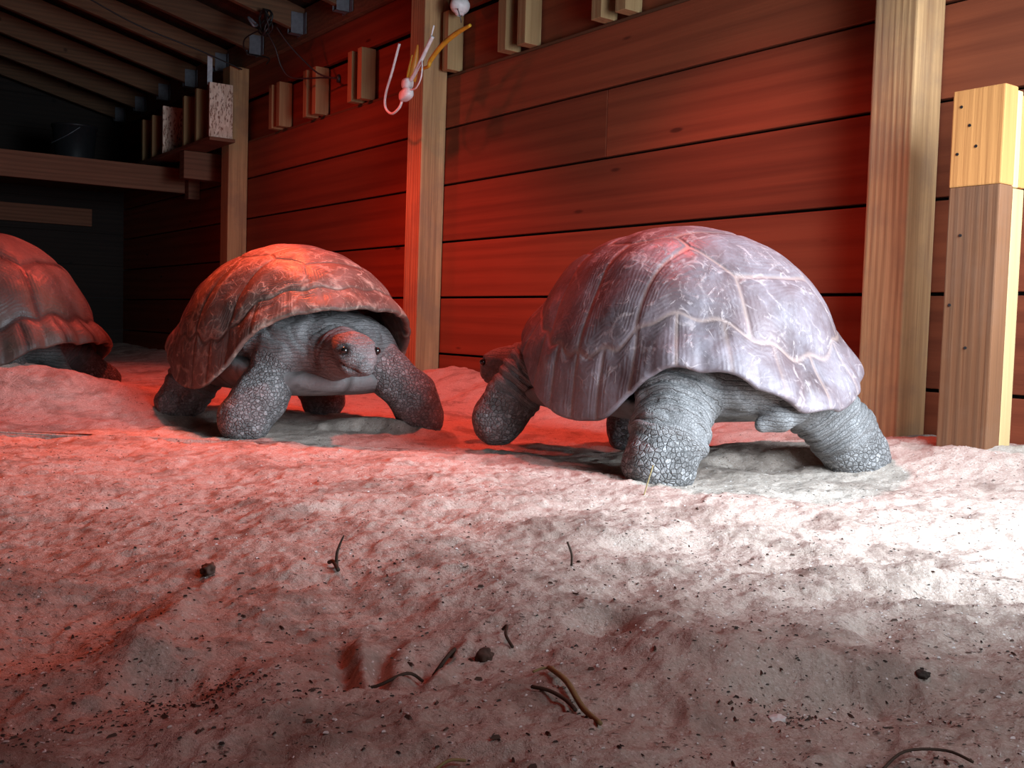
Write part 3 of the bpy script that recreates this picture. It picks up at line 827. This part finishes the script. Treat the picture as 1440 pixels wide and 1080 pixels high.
def surface(f, lo, hi, h):
    lo = np.array(lo, float); n = np.ceil((np.array(hi) - lo) / h).astype(int) + 1
    gx, gy, gz = (lo[i] + h * np.arange(n[i]) for i in range(3))
    V = np.empty(n, np.float32)
    YY, ZZ = np.meshgrid(gy, gz, indexing='ij')
    for i0 in range(0, n[0], 8):
        xs = gx[i0:i0 + 8]
        P = np.stack([np.repeat(xs, YY.size), np.tile(YY.ravel(), len(xs)), np.tile(ZZ.ravel(), len(xs))], 1)
        V[i0:i0 + 8] = f(P).reshape(len(xs), n[1], n[2])
    I = V < 0
    cs = [I[dx:n[0] - 1 + dx, dy:n[1] - 1 + dy, dz:n[2] - 1 + dz] for dx in (0, 1) for dy in (0, 1) for dz in (0, 1)]
    sm = sum(c.astype(np.int8) for c in cs)
    act = np.argwhere((sm > 0) & (sm < 8))
    cid = np.full((n[0] - 1, n[1] - 1, n[2] - 1), -1, np.int64); cid[tuple(act.T)] = np.arange(len(act))
    acc = np.zeros((len(act), 3)); cnt = np.zeros(len(act))
    off = [np.array(o) for o in ((0, 0, 0), (1, 0, 0), (0, 1, 0), (1, 1, 0), (0, 0, 1), (1, 0, 1), (0, 1, 1), (1, 1, 1))]
    for i in range(8):
        for j in range(i + 1, 8):
            if np.abs(off[i] - off[j]).sum() != 1: continue
            va = V[tuple((act + off[i]).T)]; vb = V[tuple((act + off[j]).T)]
            m = (va < 0) != (vb < 0); t = np.where(m, va / np.where(m, va - vb, 1), 0)
            acc += m[:, None] * (off[i] + t[:, None] * (off[j] - off[i])); cnt += m
    P = lo + h * (act + acc / cnt[:, None])
    Fs = []
    for ax in range(3):
        b, c = [(1, 2), (2, 0), (0, 1)][ax]
        sl0 = [slice(None)] * 3; sl1 = [slice(None)] * 3; sl0[ax] = slice(0, -1); sl1[ax] = slice(1, None)
        e = I[tuple(sl0)] != I[tuple(sl1)]
        idx = np.argwhere(e); ok = (idx[:, b] > 0) & (idx[:, c] > 0) & (idx[:, b] < n[b] - 1) & (idx[:, c] < n[c] - 1)
        idx = idx[ok]; flip = I[tuple(sl0)][tuple(idx.T)]
        q = []
        for db, dc in ((-1, -1), (0, -1), (0, 0), (-1, 0)):
            k = idx.copy(); k[:, b] += db; k[:, c] += dc; q.append(cid[tuple(k.T)])
        q = np.stack(q, 1); q[~flip] = q[~flip][:, ::-1]
        Fs.append(q)
    F = np.concatenate(Fs); F = F[(F >= 0).all(1)]
    for _ in range(2):
        d0 = f(P); e = h * .4
        g = np.stack([f(P + np.eye(3)[i] * e) - f(P - np.eye(3)[i] * e) for i in range(3)], 1) / (2 * e)
        st = d0 / np.maximum((g * g).sum(1), .2)
        P = P - np.clip(st, -h * .6, h * .6)[:, None] * g
    return P, F

def claw_mesh():
    return tube('claw', [(0, 0, 0), (.014, 0, .0), (.028, 0, -.006), (.036, 0, -.014)], [.009, .0085, .005, .0012], 10, 5)
CLAW = claw_mesh(); CLAW.materials.append(M_claw)

def tortoise(loc, yaw, label, body, cara, plas, mats, h=.006, claws=(), lo=(-.62, -.5, -.06), hi=(.78, .5, .5), tilt=(0, 0), scale=1.):
    r = empty('tortoise', loc, yaw); r.rotation_euler = (tilt[0], tilt[1], yaw); r.scale = (scale,) * 3
    tag(r, label, 'tortoise', 'giant tortoises in the barn')
    link('carapace', cara, mats[0], r)
    link('plastron', plas, M_plastron, r)
    P, F = surface(body, lo, hi, h)
    _, scl, wt = body(P, True)
    me = mesh_np('body', P, F); attr(me, 'scl', scl); attr(me, 'wt', wt)
    link('body', me, mats[1], r)
    if body.head:
        (hx, hy, hz), yw, pit, k = body.head
        M = Matrix.Translation((hx, hy, hz)) @ Matrix.Rotation(yw, 4, 'Z') @ Matrix.Rotation(pit, 4, 'Y')
        for sgn in (1, -1):
            bm = bmesh.new(); bmesh.ops.create_uvsphere(bm, u_segments=20, v_segments=14, radius=.0115 * k)
            link('eye', bm_mesh(bm, 'eye', True), M_eye, r, tuple(M @ Vector((.047 * k, sgn * .0515 * k, .012 * k))))
    for (p, yw, sc) in claws:
        o = link('claw', CLAW, None, r, p, (0, .25, yw)); o.scale = (sc,) * 3
    return r

def foot_claws(x, y, z, rad, dirn, n=4, spread=1.5, sc=1.0):
    return [((x + rad * math.cos(dirn + spread * (i / (n - 1) - .5)), y + rad * math.sin(dirn + spread * (i / (n - 1) - .5)), z), dirn + spread * (i / (n - 1) - .5), sc) for i in range(n)]

# right-hand tortoise, walking away to the left
b3 = Body([((0, 0, .29), (.40, .30, .14)), ((-.29, 0, .225), (.16, .2, .085))],
          [([(-.17, .15, .31, .10), (-.23, .215, .20, .086), (-.275, .285, .11, .080), (-.285, .325, .045, .086)], .012, .030, .80, .92),
           ([(-.28, -.10, .29, .09), (-.34, -.17, .18, .080), (-.375, -.24, .10, .076), (-.385, -.285, .045, .084)], .009, .026, .74, .9),
           ([(.28, .16, .30, .088), (.35, .225, .215, .074), (.382, .27, .14, .071), (.40, .298, .085, .076)], .008, .026, .6, .9),
           ([(.26, -.12, .27, .085), (.29, -.13, .15, .076), (.29, -.13, .05, .082)], .006, .03, .5, .7)],
          neck=[(.3, .02, .3, .08), (.46, .06, .27, .062), (.58, .10, .245, .05)], head=((.63, .12, .235), .25, .2, .9),
          tail=[(-.36, .0, .23, .055), (-.425, .03, .185, .04), (-.425, .075, .155, .03), (-.40, .105, .14, .018)], seed=3)
rim3 = ([0, 25, 45, 62, 80, 98, 110, 120, 130, 141, 152, 163, 172, 180], [.38, .35, .27, .18, .135, .128, .145, .205, .26, .264, .25, .205, .175, .172])
tortoise((.44, 2.80, 0), math.radians(126.3), 'large dusty tortoise at right seen from behind, walking off along the board wall', b3,
         carapace('carapace', .475, .36, .628, rim3, 5, .0035, .035), plastron('plastron', .35, .31, .150, .035, .075), (M_shell3, M_skin), h=.0055)

# middle tortoise, facing the viewer
b2 = Body([((0, 0, .28), (.40, .30, .14)), ((.29, -.01, .255), (.13, .23, .105))],
          [([(.20, -.12, .25, .085), (.262, -.185, .20, .076), (.285, -.25, .115, .080), (.285, -.305, .045, .082)], .004, .028, .12, .35),
           ([(.28, .10, .25, .08), (.362, .170, .185, .074), (.405, .235, .11, .077), (.398, .275, .040, .080)], .004, .028, .12, .35),
           ([(-.2, -.16, .24, .09), (-.25, -.24, .14, .08), (-.265, -.29, .045, .083)], .007, .03, .7, .9),
           ([(-.2, .16, .24, .09), (-.26, .25, .12, .08), (-.28, .29, .045, .083)], .007, .03, .7, .9)],
          neck=[(.18, -.02, .27, .11), (.38, -.055, .258, .085), (.50, -.08, .252, .066)], head=((.573, -.095, .266), -.12, .22, 1.0), seed=9)
rim2 = ([0, 15, 30, 45, 60, 78, 98, 114, 128, 142, 155, 168, 180], [.392, .385, .36, .30, .205, .135, .125, .15, .22, .25, .235, .21, .20])
tortoise((-.77, 3.58, 0), math.radians(-50), 'scratched brown tortoise in the middle facing the viewer, head out between its front legs', b2,
         carapace('carapace', .47, .36, .605, rim2, 23, .0025, .035), plastron('plastron', .375, .30, .165, .06, .025), (M_shell2, M_skin), h=.0055)

# tortoise lying at the left edge
b1 = Body([((0, 0, .20), (.40, .30, .13))],
          [([(-.26, .18, .18, .085), (-.36, .24, .09, .07), (-.43, .26, .045, .065)], .006, .03, .6, .85),
           ([(-.26, -.18, .18, .085), (-.36, -.24, .09, .07), (-.43, -.26, .045, .065)], .006, .03, .6, .85),
           ([(.28, .2, .18, .08), (.36, .3, .08, .075), (.34, .34, .04, .075)], .006, .03, .4, .6),
           ([(.28, -.2, .18, .08), (.36, -.3, .08, .075), (.34, -.34, .04, .075)], .006, .03, .4, .6)],
          neck=[(.3, 0, .22, .08), (.48, .0, .2, .06)], head=((.55, 0, .19), 0, .2, 1.), tail=[(-.36, 0, .15, .05), (-.46, .04, .08, .025)], seed=31)
rim1 = ([0, 25, 45, 62, 80, 100, 114, 128, 142, 155, 168, 180], [.24, .22, .16, .08, .03, .025, .03, .07, .12, .175, .19, .19])
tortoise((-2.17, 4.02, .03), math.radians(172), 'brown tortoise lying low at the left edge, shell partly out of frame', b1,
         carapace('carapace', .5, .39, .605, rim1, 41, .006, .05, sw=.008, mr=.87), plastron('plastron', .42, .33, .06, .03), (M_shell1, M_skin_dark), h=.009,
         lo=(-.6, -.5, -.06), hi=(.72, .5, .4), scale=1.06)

# ------------------------------------------------------------------ litter on the sand
def zs(x, y): return float(H(np.array([x]), np.array([y]))[0])
def twig(name, label, cat, pts, r, mat, group=None):
    x, y = pts[0][0], pts[0][1]
    b = Vector((x, y, zs(x, y)))
    P = [(p[0] - b.x, p[1] - b.y, zs(p[0], p[1]) + p[2] - b.z) for p in pts]
    o = link(name, tube(name, P, r, 8, 5), mat, None, b); tag(o, label, cat, group)
twig('straw_stem', 'yellow straw stem lying in the foreground sand', 'straw', [(.047, 1.055, .006), (.062, 1.0, .008), (.075, .95, .008), (.088, .905, .006)], [.0026, .003, .003, .002], M_straw)
twig('straw_stem', 'short pale straw beside the end of the long yellow stem', 'straw', [(.030, 1.05, .004), (.04, 1.055, .006), (.052, 1.06, .005)], .0015, M_straw)
twig('straw_stem', 'faint straw stem at the bottom edge of the sand', 'straw', [(-.06, .83, .004), (-.045, .84, .006), (-.03, .845, .005)], .0014, M_straw)
twig('twig', 'dark twig sticking upright from the sand left of centre', 'twig', [(-.241, 1.44, 0), (-.240, 1.44, .022), (-.232, 1.445, .045)], [.003, .002, .001], M_twig)
twig('twig', 'dark twig lying at the foot of the upright twig', 'twig', [(-.255, 1.46, .004), (-.246, 1.445, .008), (-.235, 1.42, .004)], .003, M_twig)
twig('twig', 'small curled black twig right of the scrape marks', 'twig', [(-.003, 1.19, .004), (.002, 1.185, .012), (.001, 1.16, .01), (.009, 1.14, .005)], .0018, M_twig)
twig('twig', 'brown twig lying across the sand beside the straw stem', 'twig', [(.028, 1.0, .004), (.045, .985, .007), (.06, .965, .006), (.068, .945, .004)], .002, M_twig)
twig('twig', 'bent brown twig at the right end of the scrape marks', 'twig', [(-.075, 1.08, .004), (-.062, 1.09, .008), (-.055, 1.115, .01), (-.06, 1.13, .004)], .0022, M_twig)
twig('twig', 'thin dark twig curving under the scrape marks', 'twig', [(-.155, 1.045, .004), (-.13, 1.035, .006), (-.1, 1.045, .005), (-.085, 1.06, .004)], .0018, M_twig)
twig('twig', 'small forked twig on the pink sand below the big tortoise', 'twig', [(.095, 1.50, .0), (.094, 1.49, .02), (.088, 1.5, .035)], .0016, M_twig)
twig('twig', 'thin black twig at the bottom right corner of the sand', 'twig', [(.325, .86, .004), (.35, .875, .008), (.385, .875, .008), (.40, .855, .004)], .0013, M_twig)
twig('twig', 'thin pale whisker of straw beside the hind foot of the big tortoise', 'straw', [(.285, 2.16, .0), (.295, 2.17, .03), (.305, 2.18, .06)], .0014, M_straw)

def lump(name, label, cat, x, y, s, mat, seed):
    bm = bmesh.new(); bmesh.ops.create_icosphere(bm, subdivisions=4, radius=1)
    for v in bm.verts:
        k = 1 + .3 * float(vn(np.array([v.co.x * 2.2]), np.array([v.co.y * 2.2]), np.array([v.co.z * 2.2]), seed)[0])
        v.co = Vector((v.co.x * s[0] * k, v.co.y * s[1] * k, v.co.z * s[2] * k))
    o = link(name, bm_mesh(bm, name, True), mat, None, (x, y, zs(x, y) + s[2] * .55), (0, 0, seed)); tag(o, label, cat)
lump('leaf_lump', 'dark reddish curl of leaf on the sand left of the straw stem', 'leaf', -.022, 1.118, (.010, .008, .010), M_lump, 3)
lump('pebble', 'flat white shell piece on the foreground sand at right', 'pebble', .265, .975, (.010, .007, .004), M_flake, 4)
lump('pebble', 'small dark pebble on the pale sand at lower right', 'pebble', .44, 1.065, (.007, .005, .005), M_chip, 6)
lump('pebble', 'grey pebble on the dim sand left of the upright twig', 'pebble', -.41, 1.4, (.012, .010, .009), M_lump, 8)

def litter(name, n, mat, label, cat, size, ylim, clusters, seed, flat):
    r = np.random.default_rng(seed); V, F = [], []
    Y = ylim[0] * (ylim[1] / ylim[0]) ** r.random(n); X = (r.random(n) * 2 - 1) * (.54 * Y + .05)
    k = 0
    for (cx, cy, sx, sy, m) in clusters:
        X = np.append(X, cx + sx * r.standard_normal(m)); Y = np.append(Y, cy + sy * r.standard_normal(m))
    t, q = tq(X, Y); ok = (q > .05); X, Y = X[ok], Y[ok]; Z = H(X, Y)
    for x, y, z in zip(X, Y, Z):
        l = size * (.5 + 1.6 * r.random() ** 2); w = l * (.18 + .3 * r.random()) if not flat else l * (.5 + .4 * r.random()); hh = w * (.35 if flat else .7)
        a = r.random() * PI; p = (r.random() - .5) * .5
        ca, sa = math.cos(a), math.sin(a); b = len(V)
        for (u, v, s) in ((-1, -.6, 0), (.8, -1, 0), (1, .5, 0), (-.7, 1, 0), (-.5, -.2, 1), (.6, .1, 1)):
            uu, vv = u * l / 2, v * w / 2
            V.append((x + ca * uu - sa * vv, y + sa * uu + ca * vv, z + s * hh + p * uu * (.6 if s else .3) + .0006))
        F += [(b, b + 1, b + 5, b + 4), (b + 1, b + 2, b + 5, b + 5), (b + 2, b + 3, b + 4, b + 5), (b + 3, b, b + 4, b + 4), (b + 3, b + 2, b + 1, b)]
    me = bpy.data.meshes.new(name); me.from_pydata(V, [], [tuple(dict.fromkeys(f)) for f in F]); me.update()
    o = link(name, me, mat); tag(o, label, cat, kind='stuff')
litter('dark_litter', 5200, M_chip, 'dark crumbs of dung, bark and leaf strewn over the sand', 'litter', .0028, (.72, 3.4),
       [(-.35, 1.0, .06, .05, 260), (-.27, .99, .05, .03, 200), (-.5, .88, .1, .05, 320), (.3, 1.0, .05, .02, 160), (-.55, 1.15, .1, .1, 260), (-.2, 1.42, .05, .04, 60), (.1, 1.5, .03, .02, 30)], 11, False)
litter('bark_slivers', 520, M_lump, 'thin brown bark slivers scattered on the foreground sand', 'litter', .0052, (.72, 2.2),
       [(-.33, 1.0, .06, .04, 40), (-.5, .9, .1, .06, 30), (.3, 1.0, .05, .02, 25)], 15, False)
litter('pale_grit', 2400, M_flake, 'white shell grit sprinkled over the sand', 'grit', .0026, (.72, 3.2), [(.32, 1.0, .06, .02, 40)], 12, True)

# ------------------------------------------------------------------ lights
def spot(name, loc, target, energy, color, size, blend, radius):
    l = bpy.data.lights.new(name, 'SPOT'); l.energy = energy; l.color = color; l.spot_size = math.radians(size); l.spot_blend = blend; l.shadow_soft_size = radius
    o = bpy.data.objects.new(name, l); COL.objects.link(o); o.location = loc
    o.rotation_euler = (Vector(target) - Vector(loc)).to_track_quat('-Z', 'Y').to_euler()
    return o
RED = (1., .085, .055)
spot('heat_lamp_middle', (-1.2, 4.4, 2.05), (-1.25, 4.5, 0), 165, RED, 118, .55, .05)
spot('heat_lamp_right', (.22, 3.3, 2.05), (.12, 3.15, 0), 125, RED, 106, .9, .05)
spot('heat_lamp_left', (-1.2, 4.2, 2.05), (-.88, 2.45, 0), 230, (1., .12, .03), 38, .4, .05)
spot('heat_lamp_far', (-2.1, 5.3, 2.05), (-1.2, 5.8, .2), 45, RED, 145, .8, .05)
spot('red_fill_front', (-.2, .75, 2.1), (-.1, 1.05, 0), 17, RED, 62, .9, .06)  # added red fill, confined to the foreground sand

def area(name, loc, target, energy, color, sx, sy, spread=180):
    l = bpy.data.lights.new(name, 'AREA'); l.energy = energy; l.color = color; l.shape = 'RECTANGLE'; l.size = sx; l.size_y = sy; l.spread = math.radians(spread)
    o = bpy.data.objects.new(name, l); COL.objects.link(o); o.location = loc
    o.rotation_euler = (Vector(target) - Vector(loc)).to_track_quat('-Z', 'Z').to_euler()
    return o
area('doorway_daylight', W(-1.6, .9, .82), W(1.0, .84, .22), 56, (.74, .87, 1.), .8, 1.4, 118)
area('daylight_fill_right', W(-2.40, 1.8, .95), W(-1.4, 1.25, .4), 15, (.80, .9, 1.), .6, 1.0, 150)  # added daylight fill for the right foreground, no opening in the wall behind

wd = bpy.data.worlds.new('World'); SC.world = wd; wd.use_nodes = True
bg = wd.node_tree.nodes.get('Background'); bg.inputs[0].default_value = (.6, .75, 1, 1); bg.inputs[1].default_value = .02

# ------------------------------------------------------------------ camera
cam = bpy.data.cameras.new('Camera'); co = bpy.data.objects.new('Camera', cam); COL.objects.link(co)
cam.sensor_width = 36; cam.sensor_fit = 'HORIZONTAL'; cam.lens = 36 * 1450 / 1440; cam.clip_start = .02; cam.clip_end = 60
pit = math.atan(85 / 1450); rho = .028
f0 = Vector((0, math.cos(pit), -math.sin(pit))); u0 = Vector((0, math.sin(pit), math.cos(pit))); r0 = Vector((1, 0, 0))
rr = r0 * math.cos(rho) + u0 * math.sin(rho); uu = u0 * math.cos(rho) - r0 * math.sin(rho)
M = Matrix((rr, uu, -f0)).transposed().to_4x4(); M.translation = (0, 0, .36)
co.matrix_world = M
SC.camera = co
SC.view_settings.view_transform = 'Standard'; SC.view_settings.look = 'None'
SC.view_settings.exposure = 0.; SC.view_settings.gamma = 1.; SC.view_settings.use_curve_mapping = False
